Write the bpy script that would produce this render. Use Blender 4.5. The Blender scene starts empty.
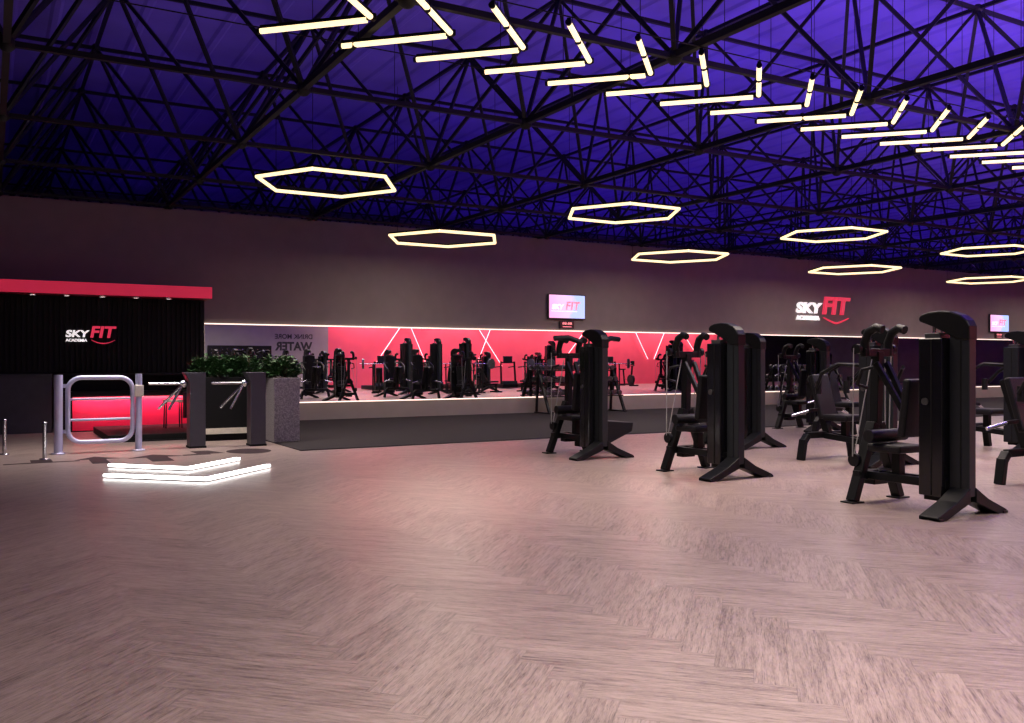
import bpy, math, random
from mathutils import Vector, Matrix
random.seed(7)
S = bpy.context.scene
COL = S.collection
PI = math.pi
EYE = 1.25          # camera height

# ------------------------------------------------------------------ mesh helper
class MB:
    def __init__(s): s.v = []; s.f = []; s.sm = []
    def add(s, vs, fs, smooth=False):
        n = len(s.v)
        s.v += [tuple(v) for v in vs]
        s.f += [tuple(i + n for i in f) for f in fs]
        s.sm += [smooth] * len(fs)
    def box(s, x0, x1, y0, y1, z0, z1):
        s.add([(x0,y0,z0),(x1,y0,z0),(x1,y1,z0),(x0,y1,z0),(x0,y0,z1),(x1,y0,z1),(x1,y1,z1),(x0,y1,z1)],
              [(0,3,2,1),(4,5,6,7),(0,1,5,4),(1,2,6,5),(2,3,7,6),(3,0,4,7)])
        return s
    def beam(s, p, q, w, h, up=(0,0,1), w2=None, h2=None):
        p = Vector(p); q = Vector(q); d = (q-p).normalized(); up = Vector(up)
        if abs(d.dot(up)) > .98: up = Vector((0,1,0))
        r = d.cross(up).normalized(); u = r.cross(d).normalized()
        w2 = w if w2 is None else w2; h2 = h if h2 is None else h2
        vs = []
        for c, a, b in ((p,w,h),(q,w2,h2)):
            for sx, sy in ((-1,-1),(1,-1),(1,1),(-1,1)):
                vs.append(c + r*sx*a/2 + u*sy*b/2)
        s.add(vs, [(0,3,2,1),(4,5,6,7),(0,1,5,4),(1,2,6,5),(2,3,7,6),(3,0,4,7)])
        return s
    def tube(s, p, q, r, n=10, r2=None, cap=True):
        p = Vector(p); q = Vector(q); d = (q-p).normalized()
        up = Vector((0,0,1)) if abs(d.z) < .95 else Vector((1,0,0))
        a = d.cross(up).normalized(); b = a.cross(d).normalized()
        r2 = r if r2 is None else r2
        vs = [p + (a*math.cos(2*PI*k/n) + b*math.sin(2*PI*k/n))*r for k in range(n)]
        vs += [q + (a*math.cos(2*PI*k/n) + b*math.sin(2*PI*k/n))*r2 for k in range(n)]
        s.add(vs, [(k,(k+1)%n,n+(k+1)%n,n+k) for k in range(n)], True)
        if cap:
            s.add(vs[:n], [tuple(reversed(range(n)))]); s.add(vs[n:], [tuple(range(n))])
        return s
    def sweep(s, pts, r, n=8, closed=False):
        pts = [Vector(p) for p in pts]; m = len(pts); rings = []
        ref = None
        for i in range(m):
            a = pts[(i-1) % m] if (closed or i > 0) else pts[i]
            b = pts[(i+1) % m] if (closed or i < m-1) else pts[i]
            d = (b-a).normalized()
            if ref is None:
                ref = Vector((0,0,1)) if abs(d.z) < .9 else Vector((1,0,0))
                ref = (ref - d*ref.dot(d)).normalized()
            else:
                ref = (ref - d*ref.dot(d)).normalized()
            e = d.cross(ref)
            rings.append([pts[i] + (ref*math.cos(2*PI*k/n)+e*math.sin(2*PI*k/n))*r for k in range(n)])
        vs = [v for R in rings for v in R]
        fs = []
        for i in range(m if closed else m-1):
            j = (i+1) % m
            for k in range(n):
                fs.append((i*n+k, i*n+(k+1)%n, j*n+(k+1)%n, j*n+k))
        s.add(vs, fs, True)
        if not closed:
            s.add(rings[0], [tuple(reversed(range(n)))]); s.add(rings[-1], [tuple(range(n))])
        return s
    def prism(s, prof, a0, a1, axis='x'):
        """extrude a closed 2D profile along an axis. x: prof=(y,z); y: prof=(x,z); z: prof=(x,y)"""
        def P(p, a):
            return (a,p[0],p[1]) if axis=='x' else ((p[0],a,p[1]) if axis=='y' else (p[0],p[1],a))
        n = len(prof)
        vs = [P(p,a0) for p in prof] + [P(p,a1) for p in prof]
        s.add(vs, [tuple(range(n)), tuple(reversed(range(n,2*n)))] + [(k,n+k,n+(k+1)%n,(k+1)%n) for k in range(n)])
        return s
    def lathe(s, prof, c=(0,0,0), n=16):
        vs = []; fs = []; m = len(prof)
        for k in range(n):
            t = 2*PI*k/n
            vs += [(c[0]+r*math.cos(t), c[1]+r*math.sin(t), c[2]+z) for r, z in prof]
        for k in range(n):
            for i in range(m-1):
                fs.append((k*m+i, ((k+1)%n)*m+i, ((k+1)%n)*m+i+1, k*m+i+1))
        s.add(vs, fs, True); return s
    def quad(s, a, b, c, d):
        s.add([a,b,c,d], [(0,1,2,3)]); return s
    def ball(s, c, r, n=8, m=6):
        return s.lathe([(max(1e-4, r*math.sin(PI*i/m)), -r*math.cos(PI*i/m)) for i in range(m+1)], c, n)
    def build(s, name, mat, parent=None, bevel=0, loc=None):
        me = bpy.data.meshes.new(name); me.from_pydata(s.v, [], s.f)
        for p, sm in zip(me.polygons, s.sm): p.use_smooth = sm
        import bmesh
        b = bmesh.new(); b.from_mesh(me); bmesh.ops.recalc_face_normals(b, faces=b.faces); b.to_mesh(me); b.free()
        me.materials.append(mat)
        o = bpy.data.objects.new(name, me); COL.objects.link(o)
        if parent: o.parent = parent
        if loc: o.location = loc
        if bevel:
            md = o.modifiers.new('Bevel', 'BEVEL'); md.width = bevel; md.segments = 2
            md.limit_method = 'ANGLE'; md.angle_limit = .6
        return o

def tag(o, label=None, cat=None, group=None, kind=None):
    if label: o['label'] = label
    if cat: o['category'] = cat
    if group: o['group'] = group
    if kind: o['kind'] = kind
    return o
def thing(name, label, cat, loc=(0,0,0), rz=0, group=None):
    o = bpy.data.objects.new(name, None); COL.objects.link(o)
    o.location = loc; o.rotation_euler = (0,0,rz); o.empty_display_size = .2
    return tag(o, label, cat, group)
def struct(o): o['kind'] = 'structure'; return o
def kids(o): return [c for c in S.objects if c.parent == o]
def copy_tree(o, parent=None):
    c = o.copy(); COL.objects.link(c)
    if parent: c.parent = parent
    for ch in kids(o): copy_tree(ch, c)
    return c
def dup(o, loc, label, rz=0, group=None):
    c = copy_tree(o); c.location = loc; c.rotation_euler = (0,0,rz); c['label'] = label
    if group: c['group'] = group
    return c

# ------------------------------------------------------------------ materials
def base_mat(name):
    m = bpy.data.materials.new(name); m.use_nodes = True
    nt = m.node_tree; b = nt.nodes['Principled BSDF']
    return m, nt, b
def mat(name, col, rough=.5, metal=0, var=.12, scale=12, bump=0, spec=.5, coat=0):
    m, nt, b = base_mat(name)
    b.inputs['Roughness'].default_value = rough; b.inputs['Metallic'].default_value = metal
    b.inputs['Specular IOR Level'].default_value = spec
    if coat: b.inputs['Coat Weight'].default_value = coat; b.inputs['Coat Roughness'].default_value = .06
    tc = nt.nodes.new('ShaderNodeTexCoord'); nz = nt.nodes.new('ShaderNodeTexNoise')
    nz.inputs['Scale'].default_value = scale; nz.inputs['Detail'].default_value = 4
    nt.links.new(tc.outputs['Object'], nz.inputs['Vector'])
    cr = nt.nodes.new('ShaderNodeValToRGB')
    cr.color_ramp.elements[0].position = .3; cr.color_ramp.elements[1].position = .7
    cr.color_ramp.elements[0].color = tuple(c*(1-var) for c in col)+(1,)
    cr.color_ramp.elements[1].color = tuple(min(1,c*(1+var)) for c in col)+(1,)
    nt.links.new(nz.outputs['Fac'], cr.inputs['Fac']); nt.links.new(cr.outputs['Color'], b.inputs['Base Color'])
    if bump:
        bp = nt.nodes.new('ShaderNodeBump'); bp.inputs['Strength'].default_value = bump; bp.inputs['Distance'].default_value = .01
        nt.links.new(nz.outputs['Fac'], bp.inputs['Height']); nt.links.new(bp.outputs['Normal'], b.inputs['Normal'])
    return m
def emit(name, col, st):
    m, nt, b = base_mat(name)
    b.inputs['Base Color'].default_value = (.8,.8,.8,1)
    b.inputs['Emission Color'].default_value = tuple(col)+(1,); b.inputs['Emission Strength'].default_value = st
    return m

M = {}
M['wall']    = mat('grey_paint', (.185,.160,.148), .8, scale=3, var=.06)
M['wall_lo'] = mat('strip_lit_wall_paint', (.26,.235,.205), .8, scale=3, var=.06)  # wall paint made lighter: the mirror strip's light is put into the colour
M['pale']    = mat('pale_grey_paint', (.24,.225,.21), .8, scale=3, var=.05)
M['redwall'] = mat('red_paint', (.72,.085,.14), .7, scale=2, var=.05)
M['dark']    = mat('black_paint', (.012,.012,.014), .75, scale=4)
M['navy']    = mat('dark_end_paint', (.10,.10,.12), .8, scale=2)
M['roof']    = mat('blue_lit_roof_sheet', (.20,.14,.62), .65, scale=1.2, var=.08)  # blue of the uplighting put into the sheet's colour, holding back warm bounce
M['truss']   = mat('black_steel', (.008,.008,.012), .55, scale=20, spec=.25)
M['frame']   = mat('black_powder_coat', (.0042,.0048,.006), .42, scale=60, bump=.05, spec=.18)
M['panel']   = mat('satin_black_panel', (.010,.011,.014), .45, scale=20, spec=.2)
M['column'] = mat('grey_black_column', (.011,.0135,.017), .40, scale=20, spec=.26)
M['gloss']   = mat('gloss_black_acrylic', (.006,.006,.008), .12, scale=6, spec=.45)
M['pad']     = mat('black_vinyl', (.005,.005,.007), .5, scale=80, bump=.2, spec=.22)
M['steel']   = mat('chrome_steel', (.62,.63,.66), .22, 1, scale=10)
M['satin']   = mat('satin_blue_silver', (.52,.53,.72), .35, .25, scale=10, var=.06)
M['cable']   = mat('grey_cable', (.30,.30,.30), .5)
M['weight']  = mat('weight_plates', (.05,.05,.055), .4, .4)
M['rubber']  = mat('dark_rubber', (.026,.022,.0235), .9, scale=90, var=.35, bump=.15, spec=.12)
M['redpan']  = mat('gloss_red_panel', (.70,.025,.085), .25, scale=3, var=.05)
M['redfas']  = mat('red_fascia', (.88,.05,.12), .5, scale=3, var=.05)
_b = M['redfas'].node_tree.nodes['Principled BSDF']; _b.inputs['Emission Color'].default_value = (1,.035,.10,1); _b.inputs['Emission Strength'].default_value = .30   # backlit band
M['redpaint']= mat('red_canopy_paint', (.5,.03,.07), .5, scale=3, var=.05)
M['slatblk'] = mat('black_slat', (.004,.004,.0045), .6, scale=30, spec=.2)
M['greypan'] = mat('charcoal_panel', (.035,.036,.045), .45, scale=10)
M['post']    = mat('turnstile_grey', (.055,.054,.068), .42, .2, scale=12, var=.05)
M['cream']   = mat('cream_plastic', (.62,.58,.48), .5)
M['white']   = emit('lit_white_letter', (1,.92,.92), .85)
M['redlet']  = emit('lit_red_letter', (1,.05,.12), .55); M['redlet'].node_tree.nodes['Principled BSDF'].inputs['Base Color'].default_value = (.7,.03,.07,1)
M['blklet']  = mat('black_letter', (.01,.01,.01), .6)
M['sticker'] = mat('dark_floor_sticker', (.022,.010,.013), .6, scale=8, var=.6, spec=.2)
M['screenbz']= mat('tv_bezel', (.012,.012,.014), .3)
M['leaf']    = mat('leaf_green', (.022,.075,.018), .5, scale=9, var=.5)
M['stem']    = mat('stem_brown', (.08,.06,.03), .7)
M['soil']    = mat('soil', (.03,.02,.015), .9, scale=60, bump=.4)
M['tube']    = emit('warm_tube_light', (1,.74,.37), 1.8)
M['chev']    = emit('white_floor_light', (1,.97,.94), 9)
M['strip']   = emit('warm_led_strip', (1,.74,.60), 1.7)
M['neon']    = emit('red_neon', (1,.18,.20), 5)
M['down']    = emit('downlight_lamp', (1,.9,.8), 4)
M['digit']   = emit('red_digit', (1,.12,.15), 1.2)
M['hub']     = emit('indicator_lamp', (.8,.9,1), 1.2)

# granite speckle
m, nt, b = base_mat('speckled_granite')
tc = nt.nodes.new('ShaderNodeTexCoord'); vz = nt.nodes.new('ShaderNodeTexNoise'); vz.inputs['Scale'].default_value = 55; vz.inputs['Detail'].default_value = 6
nt.links.new(tc.outputs['Object'], vz.inputs['Vector'])
cr = nt.nodes.new('ShaderNodeValToRGB'); cr.color_ramp.elements[0].position=.40; cr.color_ramp.elements[1].position=.62
cr.color_ramp.elements[0].color=(.13,.115,.122,1); cr.color_ramp.elements[1].color=(.27,.24,.25,1)
nt.links.new(vz.outputs['Fac'], cr.inputs['Fac']); nt.links.new(cr.outputs['Color'], b.inputs['Base Color']); b.inputs['Roughness'].default_value=.6
M['granite'] = m

# mirror
m, nt, b = base_mat('mirror_glass')
b.inputs['Base Color'].default_value = (.86,.86,.88,1); b.inputs['Metallic'].default_value = 1; b.inputs['Roughness'].default_value = 0
M['mirror'] = m

# tv screen picture: pink to pale blue
m, nt, b = base_mat('screen_picture')
tc = nt.nodes.new('ShaderNodeTexCoord'); sp = nt.nodes.new('ShaderNodeSeparateXYZ'); nt.links.new(tc.outputs['Generated'], sp.inputs[0])
nz = nt.nodes.new('ShaderNodeTexNoise'); nz.inputs['Scale'].default_value = 2.5; nt.links.new(tc.outputs['Generated'], nz.inputs['Vector'])
ad = nt.nodes.new('ShaderNodeMath'); ad.operation='MULTIPLY_ADD'; ad.inputs[1].default_value=.5; nt.links.new(nz.outputs['Fac'], ad.inputs[0]); nt.links.new(sp.outputs[0], ad.inputs[2])
cr = nt.nodes.new('ShaderNodeValToRGB'); e = cr.color_ramp.elements
e[0].position=.25; e[0].color=(.85,.34,.62,1); e[1].position=1.1; e[1].color=(.36,.46,.85,1)
k = e.new(.7); k.color=(.80,.45,.80,1)
nt.links.new(ad.outputs[0], cr.inputs['Fac'])
nt.links.new(cr.outputs['Color'], b.inputs['Emission Color']); b.inputs['Emission Strength'].default_value=1.6
b.inputs['Base Color'].default_value=(.02,.02,.02,1); b.inputs['Roughness'].default_value=.2
M['screen'] = m
M['scrwhite'] = emit('screen_white', (1,.95,1), 1.0)
M['scrred'] = emit('screen_red', (.85,.08,.22), .9)

# herringbone vinyl floor
def floor_mat():
    m, nt, b = base_mat('herringbone_vinyl')
    N = nt.nodes; L = nt.links
    def mth(op, a, c=None, d=None):
        n = N.new('ShaderNodeMath'); n.operation = op
        for k, x in enumerate((a, c, d)):
            if x is None: continue
            if isinstance(x, (int, float)): n.inputs[k].default_value = x
            else: L.new(x, n.inputs[k])
        return n.outputs[0]
    tc = N.new('ShaderNodeTexCoord'); sp = N.new('ShaderNodeSeparateXYZ'); L.new(tc.outputs['Object'], sp.inputs[0])
    x, y = sp.outputs[0], sp.outputs[1]
    W = .158; n = 6; k = 1/(math.sqrt(2)*W)
    a = mth('ADD', mth('MULTIPLY', mth('ADD', y, x), k), 400.0)
    c = mth('ADD', mth('MULTIPLY', mth('SUBTRACT', y, x), k), 400.0)
    i = mth('FLOOR', a); j = mth('FLOOR', c); fa = mth('SUBTRACT', a, i); fc = mth('SUBTRACT', c, j)
    mm = mth('FLOORED_MODULO', mth('ADD', mth('SUBTRACT', i, j), .001), 2*n); mm = mth('FLOOR', mm)
    h = mth('LESS_THAN', mm, n-.5)
    vr = mth('SUBTRACT', 2*n-1, mm)
    def mix(p, q): return mth('ADD', mth('MULTIPLY', p, h), mth('MULTIPLY', q, mth('SUBTRACT', 1.0, h)))
    along = mix(mth('ADD', fa, mm), mth('ADD', fc, vr))
    across = mix(fc, fa)
    id1 = mix(mth('SUBTRACT', i, mm), i); id2 = mix(j, mth('SUBTRACT', j, vr))
    cid = N.new('ShaderNodeCombineXYZ'); L.new(id1, cid.inputs[0]); L.new(id2, cid.inputs[1]); L.new(h, cid.inputs[2])
    wn = N.new('ShaderNodeTexWhiteNoise'); wn.noise_dimensions = '3D'; L.new(cid.outputs[0], wn.inputs['Vector'])
    rnd = wn.outputs['Value']
    def grain(sx, sy, scale, detail, rough):
        cv = N.new('ShaderNodeCombineXYZ')
        L.new(mth('ADD', mth('MULTIPLY', along, sx), mth('MULTIPLY', rnd, 61.0)), cv.inputs[0])
        L.new(mth('MULTIPLY', across, sy), cv.inputs[1]); L.new(mth('MULTIPLY', rnd, 37.0), cv.inputs[2])
        nz = N.new('ShaderNodeTexNoise'); nz.inputs['Scale'].default_value = scale; nz.inputs['Detail'].default_value = detail
        nz.inputs['Roughness'].default_value = rough
        nz.inputs['Distortion'].default_value = .25
        L.new(cv.outputs[0], nz.inputs['Vector']); return nz.outputs['Fac']
    g1 = grain(.30, 3.0, 3.0, 6, .7); g2 = grain(.8, 12, 4.0, 5, .75); g3 = grain(.14,.9,1.6,2,.5)
    g = mth('ADD', mth('ADD', mth('MULTIPLY', g1, .45), mth('MULTIPLY', g2, .40)), mth('MULTIPLY', g3, .15))
    cr = N.new('ShaderNodeValToRGB'); e = cr.color_ramp.elements
    e[0].position = .37; e[0].color = (.045,.030,.028,1); e[1].position = .66; e[1].color = (.43,.335,.300,1)
    q = e.new(.45); q.color = (.225,.165,.148,1); q = e.new(.53); q.color = (.33,.253,.225,1)
    L.new(g, cr.inputs['Fac'])
    g4 = grain(.45, 15, 2.2, 4, .6)
    streak = mth('SUBTRACT', 1.0, mth('MULTIPLY', mth('SMOOTHSTEP' if False else 'GREATER_THAN', g4, .61), .45))
    tone = mth('ADD', mth('MULTIPLY', rnd, .12), .94)
    # faint seams
    ed = mth('MINIMUM', mth('MINIMUM', across, mth('SUBTRACT', 1.0, across)), mth('MINIMUM', along, mth('SUBTRACT', float(n), along)))
    seam = mth('SUBTRACT', 1.0, mth('MULTIPLY', mth('LESS_THAN', ed, .012), .22))
    tv = mth('MULTIPLY', mth('MULTIPLY', tone, seam), streak)
    mx = N.new('ShaderNodeVectorMath'); mx.operation = 'SCALE'; L.new(cr.outputs['Color'], mx.inputs[0]); L.new(mth('MULTIPLY', tv, .90), mx.inputs['Scale'])
    L.new(mx.outputs[0], b.inputs['Base Color'])
    b.inputs['Roughness'].default_value = .33; b.inputs['Specular IOR Level'].default_value = .5
    bp = N.new('ShaderNodeBump'); bp.inputs['Strength'].default_value = .22; bp.inputs['Distance'].default_value = .004
    L.new(g, bp.inputs['Height']); L.new(bp.outputs['Normal'], b.inputs['Normal'])
    return m
M['floor'] = floor_mat()

# ------------------------------------------------------------------ setting
XL, XR, YR, YW, YE, ZR = -6.0, 46.0, -3.0, 18.7, 32.9, 6.85
struct(MB().box(XL, XR, YR, YE, -.2, 0).build('floor', M['floor']))
struct(MB().box(3.75, XR, 12.4, YW-.001, 0.0005, .012).build('floor_rubber', M['rubber']))
# roof with shallow ribs
mb = MB(); mb.box(XL, XR, YR, YE, ZR, ZR+.15)
x = XL
while x < XR:
    mb.prism([(x,ZR+.001),(x+.05,ZR-.035),(x+.13,ZR-.035),(x+.18,ZR+.001)], YR, YE, 'y'); x += .62
struct(mb.build('ceiling', M['roof']))
WT = 4.25
struct(MB().box(XL, XR, YW, YW+.15, 0, WT).build('wall_back', M['wall']))
struct(MB().box(XL, XR, YW+.14, YW+.16, WT, WT+.001).build('trim_1', M['wall']))
struct(MB().box(XL, XR, YE, YE+.15, 0, ZR).build('wall_end', M['navy']))
struct(MB().box(XL-.15, XL, YR, YE, 0, ZR).build('wall_left', M['navy']))
struct(MB().box(XR, XR+.15, YR, YE, 0, ZR).build('wall_right', M['navy']))
struct(MB().box(XL, 13.5, YR-.15, YR, 0, ZR).build('wall_rear', M['pale']))
struct(MB().box(13.5, 37.8, YR-.15, YR, 0, ZR).build('wall_rear_red', M['redwall']))
struct(MB().box(37.8, XR, YR-.15, YR, 0, ZR).build('wall_rear_dark', M['dark']))
struct(MB().box(3.7, XR, YW-.012, YW, 0.012, .37).build('baseboard_back', M['wall_lo']))

# mirror with its light strips
mr = thing('wall_mirror', 'long frameless mirror along the back wall, reflecting red wall and machines', 'mirror', (0,0,0))
MB().box(3.70, 45.5, YW-.02, YW-.001, .40, 1.995).build('mirror_glass', M['mirror'], mr)
t = thing('light_strip', 'thin warm light strip along the top edge of the long mirror', 'light strip', (0,0,0), group='mirror edge light strips')
MB().box(3.66, 45.5, YW-.045, YW-.0005, 1.997, 2.018).build('diffuser', M['strip'], t)
t = thing('light_strip', 'thin light strip under the bottom edge of the long mirror', 'light strip', (0,0,0), group='mirror edge light strips')
MB().box(3.70, 45.5, YW-.045, YW-.013, .378, .398).build('diffuser', M['strip'], t)
t = thing('light_strip', 'short upright light strip at the mirror end beside the slatted reception wall', 'light strip', (0,0,0), group='mirror edge light strips')
MB().box(3.665, 3.690, YW-.045, YW-.0005, .40, 1.994).build('diffuser', M['strip'], t)

# ------------------------------------------------------------------ space frame roof structure
A = 2.85; ZB = EYE+3.0; ZT = EYE+5.34
XS = [.13 + A*i for i in range(-2, 17)]
YS = [18.3 - A*j for j in range(7, -6, -1)]
XT = [x+A/2 for x in XS[:-1]]; YT = [y+A/2 for y in YS[:-1]]
YT = [y for y in YT if y < YE-.2]; YS = [y for y in YS if y < YE-.2 and y > YR+.1]; YT = [y for y in YT if y > YR+.1]
sf = bpy.data.objects.new('ceiling_space_frame', None); COL.objects.link(sf); sf['kind'] = 'structure'
for y in YS:
    b = MB().beam((XL+.1,y,ZB),(XR-.1,y,ZB),.056,.054)
    for x in XS: b.ball((x,y,ZB), .085)
    b.build('bottom_chord', M['truss'], sf)
for x in XS:
    MB().beam((x,YS[0]-.5,ZB+.012),(x,YE-.05,ZB+.012),.066,.068).build('cross_chord', M['truss'], sf)
for y in YT:
    b = MB().beam((XL+.1,y,ZT),(XR-.1,y,ZT),.055,.055)
    for x in XT: b.ball((x,y,ZT), .08)
    b.build('top_chord', M['truss'], sf)
for x in XT:
    MB().beam((x,YT[0]-.5,ZT+.012),(x,YE-.05,ZT+.012),.055,.055).build('top_cross_chord', M['truss'], sf)
F = 903.0
def proj(p):
    x, y, z = p; zc = .5*x + .866*y; xc = .866*x - .5*y
    if zc < .3: return None
    return (512+F*xc/zc, 361.5-F*(z-EYE)/zc, zc)
diag = []
for x in XT:
    for y in YT:
        for sx in (-1,1):
            for sy in (-1,1):
                q = (x+sx*A/2, y+sy*A/2, ZB)
                if q[1] < YS[0]-.1 or q[1] > YS[-1]+.1: continue
                p = (x,y,ZT); a = proj(p); c = proj(q); vis = 0
                if a and c and (0<a[0]<1024 or 0<c[0]<1024) and (a[1]>0 or c[1]>0):
                    vis = 1000/min(a[2], c[2])
                diag.append((vis, p, q))
diag.sort(key=lambda d: -d[0])
rest = MB()
for n, (v, p, q) in enumerate(diag):
    b = MB() if n < 100 else rest
    b.beam(p, q, .046, .046)
    if n < 100: b.build('diagonal_strut', M['truss'], sf)
o = rest.build('diagonal_strut', M['truss'], sf); o['kind'] = 'stuff'

# ------------------------------------------------------------------ hanging lights
ORD = ['first','second','third','fourth','fifth','sixth','seventh','eighth','ninth','tenth','eleventh','twelfth','thirteenth',
       'fourteenth','fifteenth','sixteenth','seventeenth','eighteenth','nineteenth','twentieth','twenty-first','twenty-second']
# chevrons: tip points along +X, arms go back at 45 degrees
D = 2.90; ZV = EYE + D
AR = .368*D
t = thing('chevron_tube_light', '', 'ceiling light', (0,0,0), group='row of chevron tube lights under the roof')
r = .025
for s in (1,-1):
    d = Vector((-1, s, 0)).normalized(); p0 = Vector((0,0,0)) + d*.06; p1 = d*AR
    lt = MB().tube(p0, p1, r, 12).build('light_tube', M['tube'], t)
    MB().beam(p0+Vector((0,0,.032)), p1+Vector((0,0,.032)), .034, .03).build('housing', M['frame'], t)
    MB().tube(p1, p1+d*.03, .027, 10).build('end_cap', M['frame'], lt)
MB().box(-.055,.02,-.035,.035,-.012,.045).build('corner_joint', M['frame'], t, .01)
for s in (1,-1):
    d = Vector((-1, s, 0)).normalized()*AR*.85
    MB().tube(d+Vector((0,0,.045)), (d.x, d.y, ZR-ZV+.01), .004, 5).build('hanging_wire', M['frame'], t)
YV = 2.487*D
def clip(t, q):
    MB().box(q[0]-.02,q[0]+.02,q[1]-.02,q[1]+.02,-.032,.062).build('mounting_clip', M['frame'], t)
clip(t, (-.45, -.45))
NV = 21
for i in range(NV):
    loc = ((.968+.2572*i)*D, YV, ZV)
    if i == NV-1: lab = 'chevron tube light in the ceiling row, last and farthest from the reception'
    else: lab = '%s chevron tube light of the ceiling row, counted from the reception end' % ORD[i]
    if i == 0: t.location = loc; t['label'] = lab
    else: dup(t, loc, lab)
for o in [o for o in S.objects if o.name.startswith('chevron_tube_light')]:
    for x in XS:
        k = o.location.x - x*D/3.0
        if .08 < k < AR*.7: clip(o, (-k, k))
for yy, w in ((YV-AR/math.sqrt(2)-.03,'near the camera side'), (YV+AR/math.sqrt(2)+.03,'on the mirror side')):
    o = MB().tube((.5,yy,ZV+.042),(25.5,yy,ZV+.042),.006,6).build('support_cable', M['frame'])
    tag(o, 'thin black support cable along the chevron row tips %s' % ('facing the camera' if 'near' in w else 'facing the mirror wall'), 'cable', 'support cables of the chevron row')

# hexagons
def hexagon(side):
    t = thing('hexagon_tube_light', '', 'ceiling light', (0,0,0), group='hexagon tube lights hanging from the roof')
    c = [Vector((side*math.cos(PI/3*k), side*math.sin(PI/3*k), 0)) for k in range(6)]
    for k in range(6):
        MB().tube(c[k], c[(k+1)%6], .029, 12).build('light_tube', M['tube'], t)
    b = MB()
    for k in range(6): b.beam(c[k]+Vector((0,0,.036)), c[(k+1)%6]+Vector((0,0,.038)), .040, .03)
    b.build('housing', M['frame'], t)
    return t
def wires(t, z):
    side = 1.14
    for k in (0,2,4):
        x, y = side*math.cos(PI/3*k), side*math.sin(PI/3*k)
        MB().tube((x,y,.05),(x,y,ZR-z+.02),.005,5).build('hanging_wire', M['frame'], t)
D1, D2 = 2.85, 2.40
h0 = hexagon(1.14); h1 = copy_tree(h0)
h0.location = (0,0,EYE+D1); h1.location = (0,0,EYE+D2)
wires(h0, EYE+D1); wires(h1, EYE+D2)
xs1 = [1.645, 3.70, 5.765, 7.83, 9.90, 11.97]; xs2 = [3.21, 5.69, 8.16, 10.63, 13.1]
pl = ['nearest the reception','second from the reception','third from the reception','fourth from the reception','fifth from the reception','sixth from the reception']
for n, x in enumerate(xs1):
    lab = 'hexagon tube light of the higher row over the open floor, %s' % pl[n]
    loc = (x*D1, 4.915*D1, EYE+D1)
    if n == 0: h0.location = loc; h0['label'] = lab
    else: dup(h0, loc, lab)
for n, x in enumerate(xs2):
    lab = 'hexagon tube light of the lower row close to the mirror wall, %s' % pl[n]
    loc = (x*D2, 6.67*D2, EYE+D2)
    if n == 0: h1.location = loc; h1['label'] = lab
    else: dup(h1, loc, lab)

# ------------------------------------------------------------------ floor chevron light
for (a, v, c, w, lab) in (((1.067,10.62),(1.94,9.74),(2.83,10.64),.058,'larger white glowing chevron light on the floor, nearer the camera'),
                       ((1.22,11.62),(1.96,10.83),(2.70,11.58),.058,'smaller white glowing chevron light on the floor, nearer the turnstiles')):
    t = thing('floor_chevron_light', lab, 'floor light', (v[0],v[1],0), group='chevron lights on the floor before the turnstiles')
    for e in (a, c):
        p = Vector((0,0,.026)); q = Vector((e[0]-v[0], e[1]-v[1], .026)); d = (q-p).normalized()
        MB().beam(p - d*.02, q, w, .028).build('light_bar', M['chev'], t)
        MB().beam((p - d*.02) - Vector((0,0,.019)), q - Vector((0,0,.019)), w+.015, .011).build('channel', M['steel'], t)

# ------------------------------------------------------------------ text helper
def text_mesh(s, h=1, w=None, bold=.02, depth=.01, shear=0, plane='xz', flip=False):
    cu = bpy.data.curves.new('txt', 'FONT'); cu.body = s; cu.size = 1; cu.offset = bold; cu.extrude = .01; cu.shear = shear
    o = bpy.data.objects.new('txt', cu); COL.objects.link(o)
    bpy.context.view_layer.update()
    me = bpy.data.meshes.new_from_object(o.evaluated_get(bpy.context.evaluated_depsgraph_get()))
    bpy.data.objects.remove(o)
    vs = [v.co.copy() for v in me.vertices]
    x0 = min(v.x for v in vs); x1 = max(v.x for v in vs); y0 = min(v.y for v in vs); y1 = max(v.y for v in vs)
    sy = h/(y1-y0); sx = sy if w is None else w/(x1-x0)
    out = []
    for v in vs:
        X = (v.x-x0)*sx; Z = (v.y-y0)*sy; Y = -v.z/.01*depth
        if flip: X = -X; Y = -Y
        out.append((X, Y, Z))
    fs = [tuple(p.vertices) for p in me.polygons]
    bpy.data.meshes.remove(me)
    return out, fs, (x1-x0)*sx
def letters(name, s, mt, parent, x, y, z, h, w, **k):
    vs, fs, wd = text_mesh(s, h, w, **k)
    b = MB(); b.add([(x+v[0], y+v[1], z+v[2]) for v in vs], fs)
    return b.build(name, mt, parent)
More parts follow.
